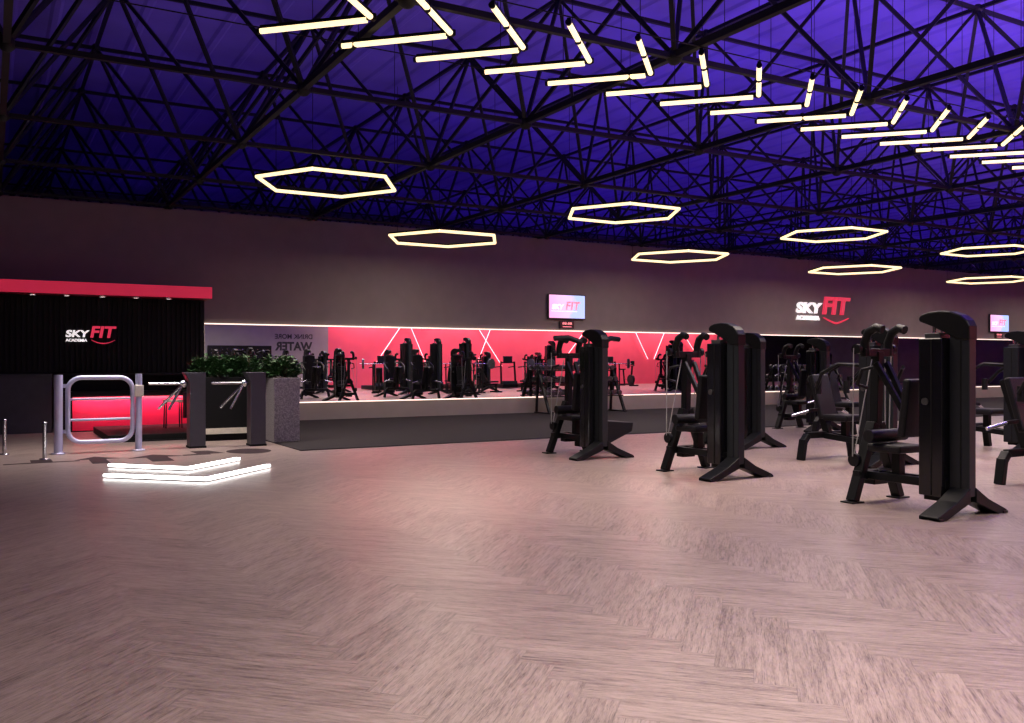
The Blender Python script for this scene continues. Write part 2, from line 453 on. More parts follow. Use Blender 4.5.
def logo(t, W, H, mw, mr, depth=.015, y=0, curve='v', sub=True):
    """white SKY, bigger red FIT, small ACADEMIA, red smile; origin lower left, faces -Y"""
    letters('letters_sky', 'SKY', mw, t, 0, y, H*.34, H*.40, W*.47, bold=.032, depth=depth, shear=.14)
    letters('letters_fit', 'FIT', mr, t, W*.48, y, H*.32, H*.66, W*.52, bold=.028, depth=depth, shear=.16)
    if sub:
        letters('letters_academia', 'ACADEMIA', mw, t, 0, y, H*.09, H*.16, W*.42, bold=.03, depth=depth)
    n = 14; pts = []
    b = MB()
    for i in range(n):
        def P(k):
            u = k/n; xx = W*(.50+.47*u); zz = H*(.20 - .20*(1-abs(2*u-1)**(1.3 if curve=='v' else 2)))
            return (xx, y, zz)
        p, q = P(i), P(i+1)
        th = .010+.020*(1-abs(2*(i+.5)/n-1))
        b.beam(p, q, depth*2, H*th*1.9)
    b.build('smile_line', mr, t)

t = thing('wall_sign', 'white and red three-dimensional letter sign on the grey wall above the mirror', 'sign', (20.36, YW-.03, 2.40))
logo(t, 2.30, .80, M['white'], M['redlet'], depth=.028)
t['label'] = 'white and red letter sign on the grey wall above the mirror'

# TVs and clocks
def tv(x, z, label):
    t = thing('wall_television', label, 'television', (x, YW-.07, z), group='televisions on the grey wall')
    MB().box(0,1.1,0,.05,0,.62).build('bezel', M['screenbz'], t, .008)
    sc = MB().box(.025,1.075,-.004,.001,.03,.595).build('screen', M['screen'], t)
    letters('screen_letters_sky', 'SKY', M['scrwhite'], sc, .10,-.006,.24,.13,.36, bold=.05, depth=.001, shear=.14)
    letters('screen_letters_fit', 'FIT', M['scrred'], sc, .50,-.006,.23,.21,.44, bold=.03, depth=.001, shear=.14)
    MB().box(.08,.85,-.006,-.0045,.19,.205).build('screen_line', M['scrwhite'], sc)
    MB().box(.4,.7,.05,.0695,.2,.4).build('wall_bracket', M['frame'], t)
    return t
tv(11.78, 2.29, 'television showing a pink and blue picture above the red reflection')
tv(29.7, 2.26, 'television on the wall at the far end, past the letter sign')
def clock(x, z, label):
    t = thing('digital_clock', label, 'clock', (x, YW-.05, z), group='digital clocks under the televisions')
    MB().box(0,.42,0,.049,0,.19).build('case', M['screenbz'], t, .008)
    letters('digits', '88:88', M['digit'], t, .07,-.003,.10,.06,.28, bold=.01, depth=.001)
    MB().box(.08,.34,-.003,.0,.04,.055).build('indicator_bar', M['digit'], t)
clock(12.13, 2.06, 'small black digital clock with red digits below the nearer television')
clock(30.05, 2.05, 'small black digital clock below the far end television')

# ------------------------------------------------------------------ reception
YSL = 17.8
t = thing('slatted_reception_wall', 'black slatted wall panel with logo behind the entrance turnstiles', 'wall panel', (0,YSL,0))
MB().box(-5.9,3.52,0,.12,1.04,2.41).build('backing', M['slatblk'], t)
b = MB(); x = -2.0
while x < 3.5: b.box(x, x+.045, -.03, .001, 1.05, 2.40); x += .085
b.build('slats', M['slatblk'], t)
t = thing('reception_logo', 'white and red letter logo on the black slatted reception wall', 'sign', (1.145, YSL-.045, 1.575))
logo(t, .83, .315, M['white'], M['redlet'], depth=.012, curve='u')
t = thing('red_fascia', 'long red canopy band above the black slatted reception wall', 'canopy', (0,0,0))
MB().box(-5.9,3.55,17.31,YW-.001,2.415,2.63).build('band', M['redpaint'], t, .004)
MB().box(-5.9,3.55,17.295,17.31,2.418,2.627).build('backlit_face', M['redfas'], t)
MB().box(3.55,3.56,17.295,YW-.002,2.418,2.627).build('backlit_end', M['redfas'], t)
for k, px in enumerate((.62,1.15,1.72,2.27,2.83)):
    t = thing('downlight', '%s small downlight under the red canopy, counted from the picture edge' % ORD[k], 'downlight', (px, 17.52, 2.415), group='downlights under the red canopy')
    MB().lathe([(.05,-.02),(.05,-.001)], (0,0,0), 14).build('rim', M['steel'], t)
    MB().lathe([(.001,-.014),(.042,-.014)], (0,0,0), 14).build('lamp', M['down'], t)

t = thing('reception_counter', 'black reception counter with glowing red front panel behind the gate', 'counter', (0,0,0))
MB().box(1.0,3.45,17.72,18.6,.0,1.0).build('body', M['slatblk'], t, .006)
MB().box(1.25,3.28,17.69,17.72,.02,.62).build('front_panel', M['redpan'], t, .004)
MB().box(1.0,3.45,17.45,18.6,1.0,1.035).build('top', M['slatblk'], t, .004)
MB().box(1.0,3.45,17.45,17.72,.66,.72).build('lip', M['slatblk'], t, .004)
t = thing('side_cabinet', 'charcoal cabinet with flat front at the picture edge under slats', 'cabinet', (0,0,0))
MB().box(-5.8,.93,17.74,18.6,0,1.0).build('body', M['greypan'], t, .006)
MB().box(-5.8,.93,17.70,18.6,1.0,1.03).build('top', M['greypan'], t, .004)
MB().box(.05,.06,17.735,17.741,.05,.98).build('door_gap', M['slatblk'], t)
t = thing('step_platform', 'low black platform on the floor in front of the red counter', 'platform', (0,0,0))
MB().box(1.56,3.45,15.1,17.40,0,.11).build('deck', M['slatblk'], t, .008)
MB().box(1.56,3.45,15.08,15.1,.0,.02).build('edge_strip', M['frame'], t)
# stool
t = thing('bar_stool', 'small thin-legged stool in front of the glowing red counter', 'stool', (2.72,16.4,.11))
MB().box(-.15,.15,-.13,.13,.44,.48).build('seat', M['cream'], t, .01)
for sx in (-1,1):
    for sy in (-1,1): MB().tube((sx*.13,sy*.11,0),(sx*.12,sy*.10,.45),.012,6).build('leg', M['frame'], t)
# tub chair
t = thing('tub_chair', 'black rounded tub chair beside the stool at the red counter', 'chair', (3.10,16.1,.11))
b = MB(); n = 12; prof = []
for k in range(n+1):
    a = PI*(-.1+1.2*k/n); prof.append((.27*math.cos(a), .27*math.sin(a)))
inner = [(p[0]*.78, p[1]*.78) for p in reversed(prof)]
ring = prof + inner
for k in range(n):
    for (z0,z1) in ((.18,.62),):
        b.add([(*prof[k],z0),(*prof[k+1],z0),(*prof[k+1],z1),(*prof[k],z1),(prof[k][0]*.78,prof[k][1]*.78,z0),(prof[k+1][0]*.78,prof[k+1][1]*.78,z0),(prof[k+1][0]*.78,prof[k+1][1]*.78,z1),(prof[k][0]*.78,prof[k][1]*.78,z1)],
              [(0,1,2,3),(7,6,5,4),(3,2,6,7),(0,4,5,1)] + ([(0,3,7,4)] if k==0 else []) + ([(1,5,6,2)] if k==n-1 else []))
b.build('backrest', M['pad'], t)
MB().lathe([(.001,.20),(.24,.20),(.25,.24),(.25,.32),(.22,.36),(.001,.37)], (0,0,0), 20).build('seat', M['pad'], t)
MB().lathe([(.001,0),(.18,0),(.18,.02),(.03,.04),(.03,.20),(.001,.2)], (0,0,0), 16).build('pedestal', M['frame'], t)

# swing gate
t = thing('swing_gate', 'silver tube swing gate with rounded frame between two posts', 'gate', (0,13.6,0))
for n, x in enumerate((.79, 1.80)):
    gp = MB().tube((x,0,.02),(x,0,1.07 if n==0 else 1.08),.055 if n==0 else .045,16).build('post', M['satin'], t)
    MB().lathe([(.001,.02),(.085,.02),(.085,.0),(.001,.0)], (x,0,0), 18).build('floor_flange', M['satin'], gp)
def rrect(x0,x1,z0,z1,r,n=6):
    out = []
    for (cx,cz,a0) in ((x1-r,z1-r,0),(x0+r,z1-r,90),(x0+r,z0+r,180),(x1-r,z0+r,270)):
        for k in range(n+1):
            a = math.radians(a0+90*k/n); out.append((cx+r*math.cos(a),0,cz+r*math.sin(a)))
    return out
MB().sweep(rrect(.905,1.72,.15,1.03,.17), .032, 12, True).build('gate_frame', M['satin'], t)
for z in (.735,.455): MB().tube((.91,0,z),(1.715,0,z),.018,10).build('rail', M['satin'], t)
for z in (.98,.36): MB().beam((.80,0,z-.06),(.90,0,z-.06),.03,.05).build('hinge', M['satin'], t)
MB().box(1.745,1.86,-.055,.03,.76,.92).build('lock_box', M['cream'], t, .008)
# bollards
for (x,y,w) in ((.594,12.95,'nearer'),(.16,13.9,'farther')):
    t = thing('chrome_bollard', 'short chrome bollard on the floor left of the swing gate, %s one' % ('the one closer to the gate' if w=='nearer' else 'at picture edge'), 'bollard', (x,y,0), group='chrome bollards by the gate')
    t['label'] = 'short chrome bollard next to the swing gate post' if w=='nearer' else 'short chrome bollard at the picture edge, away from the gate'
    bp = MB().tube((0,0,.01),(0,0,.46),.026,14).build('post', M['steel'], t)
    MB().lathe([(.001,.012),(.06,.012),(.06,0),(.001,0)], (0,0,0), 18).build('base', M['steel'], t)
    MB().lathe([(.028,.455),(.028,.475),(.001,.482)], (0,0,0), 14).build('cap', M['steel'], bp)

# turnstiles
def turnstile(x, y, label):
    t = thing('turnstile', label, 'turnstile', (x,y,0), group='tripod turnstiles at the entrance')
    MB().prism([(-.10,0),(.12,0),(.12,1.09),(-.17,1.09),(-.10,.95)], -.11, .14, 'y').build('cabinet', M['post'], t, .008)
    MB().box(-.11,.13,-.12,.15,0,.03).build('base_plate', M['slatblk'], t, .004)
    MB().box(-.10,.10,-.08,.11,1.09,1.096).build('card_reader', M['gloss'], t)
    hub = MB().ball((-.16,0,.93), .055, 14, 8).build('hub', M['steel'], t)
    MB().ball((-.20,-.045,.96), .013, 8, 6).build('indicator_lamp', M['hub'], hub)
    for e in ((-.64,0,.935), (-.50,.08,.57), (-.38,-.06,.56)):
        MB().tube((-.17,0,.93), e, .019, 10).build('arm', M['steel'], hub)
    return t
turnstile(2.58,13.66,'grey tripod turnstile nearer the silver swing gate')
turnstile(3.42,13.55,'grey tripod turnstile beside the granite planter')

# planters
t = thing('granite_planter', 'speckled grey granite planter box at the corner of the rubber floor', 'planter', (3.96,14.1,.012))
MB().box(-.20,.20,-.30,.30,0,.985).build('box', M['granite'], t, .006)
MB().box(-.17,.17,-.27,.27,.985,.99).build('soil', M['soil'], t)
t = thing('long_planter', 'long black planter box behind the turnstiles', 'planter', (0,0,0))
MB().box(2.86,3.72,14.62,15.02,.20,1.0).build('box', M['slatblk'], t, .006)
MB().box(2.84,3.72,14.61,15.02,.11,.20).build('cream_band', M['cream'], t)
MB().box(2.86,3.72,14.66,15.0,0,.11).build('plinth', M['slatblk'], t)
MB().box(2.9,3.7,14.65,14.99,1.0,1.004).build('soil', M['soil'], t)
def shrub(loc, seed, h=.38, r=.22, n=620):
    rd = random.Random(seed)
    t = thing('leafy_shrub', 'dense green leafy plant growing from the planters behind the turnstiles', 'plant', loc, group='leafy plants in the entrance planters')
    b = MB(); st = MB()
    for k in range(12):
        a = rd.uniform(0,2*PI); q = (r*.6*math.cos(a), r*.6*math.sin(a), h*rd.uniform(.5,.95)); st.tube((0,0,0), q, .006, 5, .003)
    for k in range(n):
        a = rd.uniform(0,2*PI); e = rd.uniform(-.35,1); rr = r*rd.uniform(.55,1.05)
        c = Vector((rr*math.cos(a)*math.sqrt(max(.05,1-e*e*.8)), rr*math.sin(a)*math.sqrt(max(.05,1-e*e*.8))*.8, .02+h*.62*(e+.35)*rd.uniform(.6,1.0)))
        d = Vector((math.cos(a)+rd.uniform(-.6,.6), math.sin(a)+rd.uniform(-.6,.6), rd.uniform(-.5,.9))).normalized()
        s = d.cross(Vector((rd.uniform(-.3,.3),rd.uniform(-.3,.3),1))).normalized(); L = rd.uniform(.05,.10); w = L*.33
        up = s.cross(d)*L*.12
        b.add([c, c+d*L*.5+s*w+up, c+d*L, c+d*L*.5-s*w+up], [(0,1,2),(0,2,3)])
    o = b.build('foliage', M['leaf'], t); st.build('stems', M['stem'], t)
for k, (x,y,z) in enumerate(((2.95,14.84,1.0),(3.16,14.80,1.0),(3.38,14.84,1.0),(3.60,14.80,1.0),(3.90,14.26,.995),(4.0,14.05,.995),(3.84,14.62,.95))):
    if k == 6: continue
    shrub((x,y,z), 50+k)

# floor stickers: dark printed marks in front of the gates
def sticker(x, y, prof, label, rz=0):
    o = MB().prism(prof, 0, .002, 'z').build('floor_sticker', M['sticker'], None, 0, (x,y,.0005))
    o.rotation_euler = (0,0,rz)
    tag(o, label, 'sticker', 'dark stickers on the floor before the turnstiles')
arrow = [(-.1,-.45),(.1,-.45),(.1,.1),(.26,.1),(0,.45),(-.26,.1),(-.1,.1)]
oval = [(.30*math.cos(2*PI*k/20), .36*math.sin(2*PI*k/20)) for k in range(20)]
sticker(.55,12.55,[(-.42,-.06),(.42,-.02),(.42,.04),(.12,.06),(.12,.38),(-.12,.38),(-.12,.06),(-.42,.02)],'dark floor sticker around the foot of the chrome bollard')
sticker(1.18,12.55,arrow,'dark arrow floor sticker before the silver swing gate')
sticker(1.88,12.45,[(p[0]*1.3,p[1]) for p in arrow],'dark arrow floor sticker just behind the smaller floor chevron light')
sticker(2.52,12.75,[(-.30,-.2),(.05,-.2),(.05,-.1),(.25,-.1),(.12,.35),(-.12,.35),(-.1,-.05),(-.3,-.1)],'dark floor sticker before the turnstile nearer the gate')
sticker(3.12,12.75,oval,'dark oval floor sticker before the turnstile beside the planter')

# ------------------------------------------------------------------ strength machines
def hood_profile(H):
    # (y,z) closed outline of the curved cap; the front (+y) overhangs
    return [(-.095,H-.25),(-.095,H-.135),(-.07,H-.085),(-.02,H-.045),(.07,H-.010),(.17,H),(.27,H-.008),(.33,H-.025),(.36,H-.05),
            (.355,H-.085),(.31,H-.10),(.22,H-.135),(.12,H-.185),(.03,H-.235)]
def tower(t, H, gloss=True, wide=.15):
    cx = -.03
    for s in (-1,1):      # splayed flat-bar feet
        ft = MB().prism([(cx+s*.035,.235),(cx+s*.20,.135),(cx+s*.45,.030),(cx+s*.45,.0),(cx+s*.34,.0),(cx+s*.15,.075),(cx+s*.035,.115)], -.10, .075, 'y').build('foot', M['frame'], t, .006)
        MB().box(cx+s*.42-.03,cx+s*.42+.03,-.11,.05,0,.022).build('foot_pad', M['frame'], ft, .003)
    cl = MB().prism([(-.09,.16),(-.09,H-.20),(.085,H-.17),(.085,.16)], cx-.045, cx+.045, 'x').build('column', M['column'], t, .008)
    MB().box(cx-.05,cx+.05,-.02,-.012,.2,H-.25).build('column_groove', M['slatblk'], cl)
    sh = MB().box(-wide,wide,.105,.315,.14,H-.225).build('shroud', M['gloss'] if gloss else M['panel'], t, .010)
    MB().box(-wide-.004,-wide+.01,.19,.20,.15,H-.24).build('shroud_seam', M['slatblk'], sh)
    MB().box(-.10,.10,.09,.30,.10,.145).build('stack_base', M['frame'], t, .004)
    MB().tube((-wide-.012,.25,H*.55),(-wide,.25,H*.55),.03,14).build('side_badge', M['weight'], sh)
    MB().prism(hood_profile(H), cx-.058, cx+.058, 'x').build('hood', M['frame'], t, .012)
    for s in (-1,1): MB().tube((s*.055,.235,H-.24),(s*.055,.235,H-.07),.014,8).build('guide_rod', M['steel'], t)
    MB().box(-.12,.12,.14,.28,H-.23,H-.185).build('weight_stack', M['weight'], t, .006)
def aframe(t, H):
    yL = .90
    for s in (-1,1):
        lg = MB().beam((s*.31,yL,.012),(s*.035,yL,.70),.07,.095,(0,1,0)).build('frame_leg', M['frame'], t, .006)
        MB().box(s*.31-.075,s*.31+.075,yL-.07,yL+.07,0,.014).build('foot_plate', M['frame'], lg, .003)
    b = MB().box(-.26,.26,yL-.04,yL+.04,.20,.28); b.box(-.09,.09,yL-.06,yL+.06,.15,.20)
    b.build('cross_bar', M['frame'], t, .006)
    for s in (-1,1): MB().beam((s*.07,.10,.24),(s*.07,yL-.03,.24),.06,.07).build('base_rail', M['frame'], t, .006)
    MB().beam((0,yL,.66),(0,yL-.02,1.34),.075,.09,(0,1,0)).build('mast', M['frame'], t, .006)
    MB().beam((-.19,yL-.02,1.33),(.19,yL-.02,1.33),.06,.07).build('top_bar', M['frame'], t, .006)
    for s in (-1,1):
        b = MB(); pts = [(s*.15,yL-.02,1.30),(s*.16,yL-.01,1.42),(s*.16,yL-.05,1.51),(s*.155,yL-.13,1.55),(s*.15,yL-.19,1.53)]
        b.sweep(pts, .040, 10); b.build('pulley_arm', M['frame'], t)
        MB().tube((s*.235-.02,yL+.01,1.36),(s*.235+.02,yL+.01,1.36),.045,14).build('pulley', M['frame'], t)
        MB().beam((s*.18,yL-.01,1.335),(s*.22,yL,1.355),.03,.03).build('pulley_bracket', M['frame'], t)
        MB().tube((s*.245,yL+.05,.40),(s*.255,yL+.03,1.37),.0055,6).build('cable', M['cable'], t)
        MB().tube((s*.215-.022,yL+.05,.37),(s*.215+.022,yL+.05,.37),.058,16).build('pulley', M['pad'], t)
        MB().tube((s*.09,yL-.03,1.27),(s*.21,yL+.06,.42),.0055,6).build('cable', M['cable'], t)
        MB().beam((s*.07,yL-.06,1.24),(s*.03,yL-.36,.74),.04,.05).build('press_arm', M['frame'], t, .006)
    MB().box(-.17,.17,.48,.82,.46,.53).build('seat', M['pad'], t, .02)
    MB().beam((0,.62,.24),(0,.62,.47),.08,.08).build('seat_post', M['frame'], t, .004)
    b = MB().beam((0,.50,.60),(0,.44,1.10),.28,.07,(0,1,0)); b.build('back_pad', M['pad'], t, .02)
    MB().tube((-.24,.74,.60),(.24,.74,.60),.055,14).build('knee_roller', M['pad'], t)
    for s in (-1,1):
        MB().sweep([(s*.18,.80,1.02),(s*.26,.84,1.05),(s*.27,.78,1.18),(s*.20,.72,1.20)], .016, 8).build('grip', M['pad'], t)
def bentframe(t, H):
    yL = .95
    b = MB()
    for s in (-1,1):
        b.beam((s*.48,yL,0),(s*.43,yL,.26),.07,.095,(0,1,0)); b.beam((s*.435,yL,.23),(s*.36,yL,.315),.07,.09,(0,1,0))
    b.beam((-.37,yL,.31),(.37,yL,.31),.07,.08)
    b.build('bent_leg_frame', M['frame'], t, .008)
    for s in (-1,1): MB().beam((s*.07,.10,.24),(s*.07,yL-.03,.30),.06,.07).build('base_rail', M['frame'], t, .006)
    MB().beam((0,yL-.02,.30),(0,yL+.24,1.06),.07,.10,(0,1,0)).build('back_post', M['frame'], t, .006)
    MB().beam((0,yL-.02,.52),(0,yL+.14,1.08),.30,.07,(0,1,0)).build('back_pad', M['pad'], t, .02)
    MB().box(-.20,.20,.48,.86,.50,.58).build('seat', M['pad'], t, .025)
    MB().beam((0,.66,.28),(0,.66,.51),.08,.08).build('seat_post', M['frame'], t, .004)
    for s in (-1,1):
        MB().tube((s*.30,.98,.62),(s*.52,1.06,.56),.020,8).build('handle', M['steel'], t)
        MB().beam((s*.05,.95,.64),(s*.31,.98,.62),.04,.04).build('handle_arm', M['frame'], t, .004)
        MB().sweep([(s*.12,.35,1.20),(s*.33,.50,1.22),(s*.36,.72,1.10),(s*.30,.86,.92)], .024, 8).build('lever_arm', M['frame'], t)
        MB().tube((s*.26,.86,.84),(s*.26,.86,1.0),.04,10).build('arm_pad', M['pad'], t)
GRP = 'black selectorized strength machines on the gym floor'
mA = thing('cable_strength_machine', 'nearest black strength machine with A-frame legs and cables', 'strength machine', (6.86,4.52,0), 0, GRP)
tower(mA, 1.67); aframe(mA, 1.67)
for c in kids(mA):      # the A-frame stands a little off the tower's centre line
    if c.name.split('.')[0] in ('frame_leg','cross_bar','mast','top_bar','pulley_arm','pulley','pulley_bracket','cable','press_arm'): c.location.x = .06
mB = dup(mA, (6.92,7.16,0), 'black A-frame strength machine standing second from the camera in its column')
mC = dup(mA, (6.84,9.50,0), 'black A-frame strength machine farthest back in its column, before the red reflection')
# extra parts of the farthest one of the column: footplate wedge and upper arms
MB().prism([(.16,.46),(.84,.41),(.82,.29),(.30,.08),(.16,.08)], .45, .9, 'y').build('foot_platform', M['pad'], mC, .01)
for s in (-1,1):
    MB().sweep([(s*.17,.25,1.50),(s*.34,.30,1.56),(s*.52,.36,1.55)], .035, 8).build('lever_arm', M['pad'], mC)
m2 = thing('seated_strength_machine', 'black seated strength machine with bent-leg frame behind the nearest machine', 'strength machine', (9.36,7.12,0), 0, GRP)
tower(m2, 1.67, gloss=False, wide=.18); bentframe(m2, 1.67)
dup(m2, (9.36,4.52,0), 'black bent-leg seated machine cut off by the right picture edge')
dup(mA, (9.62,9.50,0), 'black strength machine whose tower shows just behind the second column machine')
dup(m2, (12.3,9.50,0), 'black seated machine hidden mostly behind another bent-leg machine tower')
dup(mA, (12.95,11.2,0), 'dark strength machine near the rubber floor edge before the dark mirror part')
dup(m2, (12.3,7.1,0), 'black seated machine beyond the right picture edge, third column')
# tall ones that show in the mirror
tl = thing('tall_cable_tower', 'tall black cable tower seen in the mirror, first from the reception', 'strength machine', (13.7,5.8,0), PI, 'tall cable towers seen in the mirror')
tower(tl, 2.15, wide=.22); aframe(tl, 2.15)
for (x,y,w) in ((14.9,5.9,'second from the reception'),(15.4,7.4,'third from the reception'),(21.0,4.5,'fourth from the reception'),(24.9,7.9,'fifth from the reception'),(26.5,6.4,'sixth from the reception')):
    dup(tl, (x,y,0), 'tall black cable tower seen in the mirror, %s' % w, PI)
for (x,y,w) in ((18.1,4.0,'between two exercise bikes'),(21.3,2.9,'before the treadmills'),(12.3,2.0,'before the dark end of the red wall'),(11.2,3.4,'left of the red wall end'),(30.5,6.8,'farthest along the hall'),(33.5,8.6,'in the dark end of the hall')):
    dup(mA if x<25 else m2, (x,y,0), 'low black strength machine seen in the mirror, %s' % w, PI)

# cardio machines along the red wall (seen in the mirror)
def treadmill():
    t = thing('treadmill', '', 'treadmill', (0,0,0), 0, 'cardio machines along the red wall')
    MB().box(-.40,.40,-.9,.9,.03,.20).build('deck', M['frame'], t, .02)
    MB().box(-.27,.27,-.88,.75,.20,.205).build('belt', M['rubber'], t)
    MB().prism([(.62,.2),(.92,.2),(.88,.36),(.70,.34)], -.38,.38,'x').build('motor_cover', M['panel'], t, .02)
    for s in (-1,1):
        MB().beam((s*.38,.70,.2),(s*.36,.62,1.25),.06,.09,(0,1,0)).build('upright', M['frame'], t, .006)
        MB().tube((s*.38,.62,1.02),(s*.38,.05,.98),.025,8).build('handrail', M['frame'], t)
    MB().beam((-.36,.62,1.2),(.36,.62,1.2),.10,.06).build('console_bar', M['frame'], t, .006)
    MB().box(-.24,.24,.60,.66,1.2,1.50).build('console', M['panel'], t, .015)
    return t
def bike():
    t = thing('exercise_bike', '', 'exercise bike', (0,0,0), 0, 'cardio machines along the red wall')
    MB().beam((-.28,.55,.04),(.28,.55,.04),.07,.07).build('front_foot', M['frame'], t, .006)
    MB().beam((-.28,-.55,.04),(.28,-.55,.04),.07,.07).build('rear_foot', M['frame'], t, .006)
    MB().beam((0,-.55,.07),(0,.55,.10),.07,.08).build('base_beam', M['frame'], t, .006)
    MB().tube((-.06,.32,.33),(.06,.32,.33),.25,24).build('flywheel', M['panel'], t)
    MB().beam((0,-.22,.08),(0,-.32,.82),.06,.07).build('seat_post', M['frame'], t, .006)
    MB().beam((0,.32,.30),(0,.42,1.02),.07,.07).build('handle_post', M['frame'], t, .006)
    MB().prism([(-.10,-.50),(.10,-.50),(.05,-.32),(.03,-.16),(-.03,-.16),(-.05,-.32)], .82,.88,'z').build('saddle', M['pad'], t, .015)
    MB().sweep([(-.22,.12,1.08),(-.23,.34,1.05),(-.1,.42,1.02),(.1,.42,1.02),(.23,.34,1.05),(.22,.12,1.08)], .018, 8).build('handlebar', M['frame'], t)
    MB().box(-.12,.12,.42,.46,1.08,1.28).build('console', M['panel'], t, .01)
    for s in (-1,1): MB().beam((s*.08,.05,.30),(s*.10,.05+s*.14,.30-s*.1),.02,.03).build('crank', M['steel'], t)
    return t
tm = treadmill(); bk = bike()
for k, x in enumerate((14.6,15.8,17.0,18.2,19.5,20.8,22.1,23.4,25.0,26.6,28.2)):
    src, nm = (tm,'treadmill') if k % 3 != 1 else (bk,'exercise bike')
    n = sum(1 for q in range(k+1) if (q % 3 != 1) == (k % 3 != 1)) - 1
    lab = '%s black %s along the red wall in the mirror, counted from its dark end' % (ORD[n], nm)
    if n == 0: src.location = (x,.3,0); src['label'] = lab
    else: dup(src, (x,.3,0), lab)

def bench():
    t = thing('weight_bench', '', 'weight bench', (0,0,0), 0, 'weight benches seen in the mirror')
    MB().box(-.14,.14,-.55,.10,.40,.47).build('seat_pad', M['pad'], t, .02)
    MB().beam((0,.12,.45),(0,.55,1.0),.26,.07).build('back_pad', M['pad'], t, .02)
    MB().beam((0,-.6,.33),(0,.5,.33),.07,.07).build('spine', M['frame'], t, .005)
    for y in (-.55,.5):
        MB().beam((0,y,.33),(0,y,.06),.06,.06).build('upright', M['frame'], t, .004)
        MB().box(-.30,.30,y-.035,y+.035,0,.06).build('foot_bar', M['frame'], t, .004)
    MB().beam((0,.45,.36),(0,.42,.82),.05,.05).build('back_strut', M['frame'], t, .004)
    for s in (-1,1): MB().tube((s*.24,.62,0),(s*.24,.52,1.15),.028,8).build('bar_support', M['frame'], t)
    MB().tube((-.75,.50,1.16),(.75,.50,1.16),.014,8).build('barbell', M['steel'], t)
    for s in (-1,1): MB().tube((s*.58,.50,1.16),(s*.66,.50,1.16),.20,18).build('weight_disc', M['weight'], t)
    return t
bn = bench()
for k, (x, y, rz) in enumerate(((13.4,3.6,.4),(15.2,2.6,-.5),(16.6,3.4,.3),(17.2,5.6,1.2),(19.4,5.4,-.3),(22.6,6.6,.5),(23.4,4.4,1.0),(27.6,4.6,.2))):
    lab = '%s black weight bench with barbell seen in the mirror, counted from the reception' % ORD[k]
    if k == 0: bn.location = (x,y,0); bn.rotation_euler = (0,0,rz); bn['label'] = lab
    else: dup(bn, (x,y,0), lab, rz)

# dumbbell racks against the mirror wall
def rack(x, label, w=2.2, copies=True):
    t = thing('dumbbell_rack', label, 'dumbbell rack', (x,18.28,.012), 0, 'dumbbell racks below the mirror')
    for s in (0,1):
        MB().beam((s*w,-.30,.02),(s*w,.22,1.05),.06,.06).build('slanted_leg', M['frame'], t, .005)
        MB().beam((s*w,-.36,.015),(s*w,.34,.015),.07,.03).build('foot', M['frame'], t, .004)
        MB().beam((s*w,.28,.03),(s*w,.22,1.0),.05,.05).build('rear_leg', M['frame'], t, .004)
    for (y,z) in ((-.16,.40),(.02,.74),(.16,1.02)):
        MB().beam((0,y,z),(w,y,z),.20,.025,(0,0,1)).build('shelf', M['frame'], t, .004)
    return t
def dumbbell(lab, loc):
    t = thing('dumbbell', lab, 'dumbbell', loc, 0, None)
    MB().tube((0,-.07,0),(0,.07,0),.016,8).build('handle', M['steel'], t)
    for s in (-1,1): MB().tube((0,s*.06,0),(0,s*.13,0),.058,10).build('weight_head', M['weight'], t)
    return t
r1 = rack(11.4, 'black three-shelf dumbbell rack under the nearer television')
r2 = rack(19.6, 'black three-shelf dumbbell rack under the letter sign')
d0 = None
for rk, rx in (('rack under the nearer television',11.4),('rack under the letter sign',19.6)):
    for row, (y,z) in (('bottom',(-.16,.40)),('middle',(.02,.74)),('top',(.16,1.02))):
        for k in range(11):
            lab = 'dark dumbbell on the %s shelf of the %s' % (row, rk)
            loc = (rx+.12+.196*k, 18.28+y, .012+z+.0745)
            if d0 is None:
                d0 = dumbbell(lab, loc); d = d0
            else: d = dup(d0, loc, lab)
            d['group'] = 'dumbbells on the %s shelf, %s' % (row, rk)

# ------------------------------------------------------------------ rear wall (seen in the mirror)
def neon(p, q, lab, dy=.06):
    t = thing('neon_tube', lab, 'neon light', (0,0,0), 0, 'red neon tubes on the red wall in the mirror')
    MB().tube((p[0],YR+dy,p[1]),(q[0],YR+dy,q[1]),.020,8).build('light_tube', M['neon'], t)
    for f in (.15,.85):
        x = p[0]+(q[0]-p[0])*f; z = p[1]+(q[1]-p[1])*f
        MB().tube((x,YR+.001,z),(x,YR+dy-.02,z),.015,6).build('wall_clip', M['frame'], t)
def mir(px, py):
    u = px-512; v = 361.5-py; Y = 2*(YW-.02)-YR-.06
    X = Y*(451.5+.866*u)/(782-.5*u); zc = .5*X+.866*Y
    return (X, EYE+v*zc/F)
def ext(a, b, k):     # extend the line up behind the mirror's top edge
    p, q = mir(*a), mir(*b); return (p[0]+(p[0]-q[0])*k, p[1]+(p[1]-q[1])*k), q
for n, (a, b) in enumerate((((399,329),(376,363)),((411,329),(430,375)),((480,331),(502,366)),((489,331),(477,362)),((585,331),(568,354)),((636,335),(647,359)),((663,336),(654,359)),((684,336),(697,357)))):
    p, q = ext(a, b, .75)
    neon(p, q, '%s slanting red neon tube on the red wall, counted from its dark end' % ORD[n], .06+.07*(n%2))
t = thing('wall_lettering', 'black wall lettering about water, reversed in the mirror beside the red', 'lettering', (12.75, YR+.004, 0))
letters('letters_drink_more', 'DRINK MORE', M['blklet'], t, 0,0,2.27,.22,1.72, bold=.02, depth=.003, flip=True)
letters('letters_water', 'WATER', M['blklet'], t, 0,0,1.74,.40,1.72, bold=.04, depth=.003, flip=True)
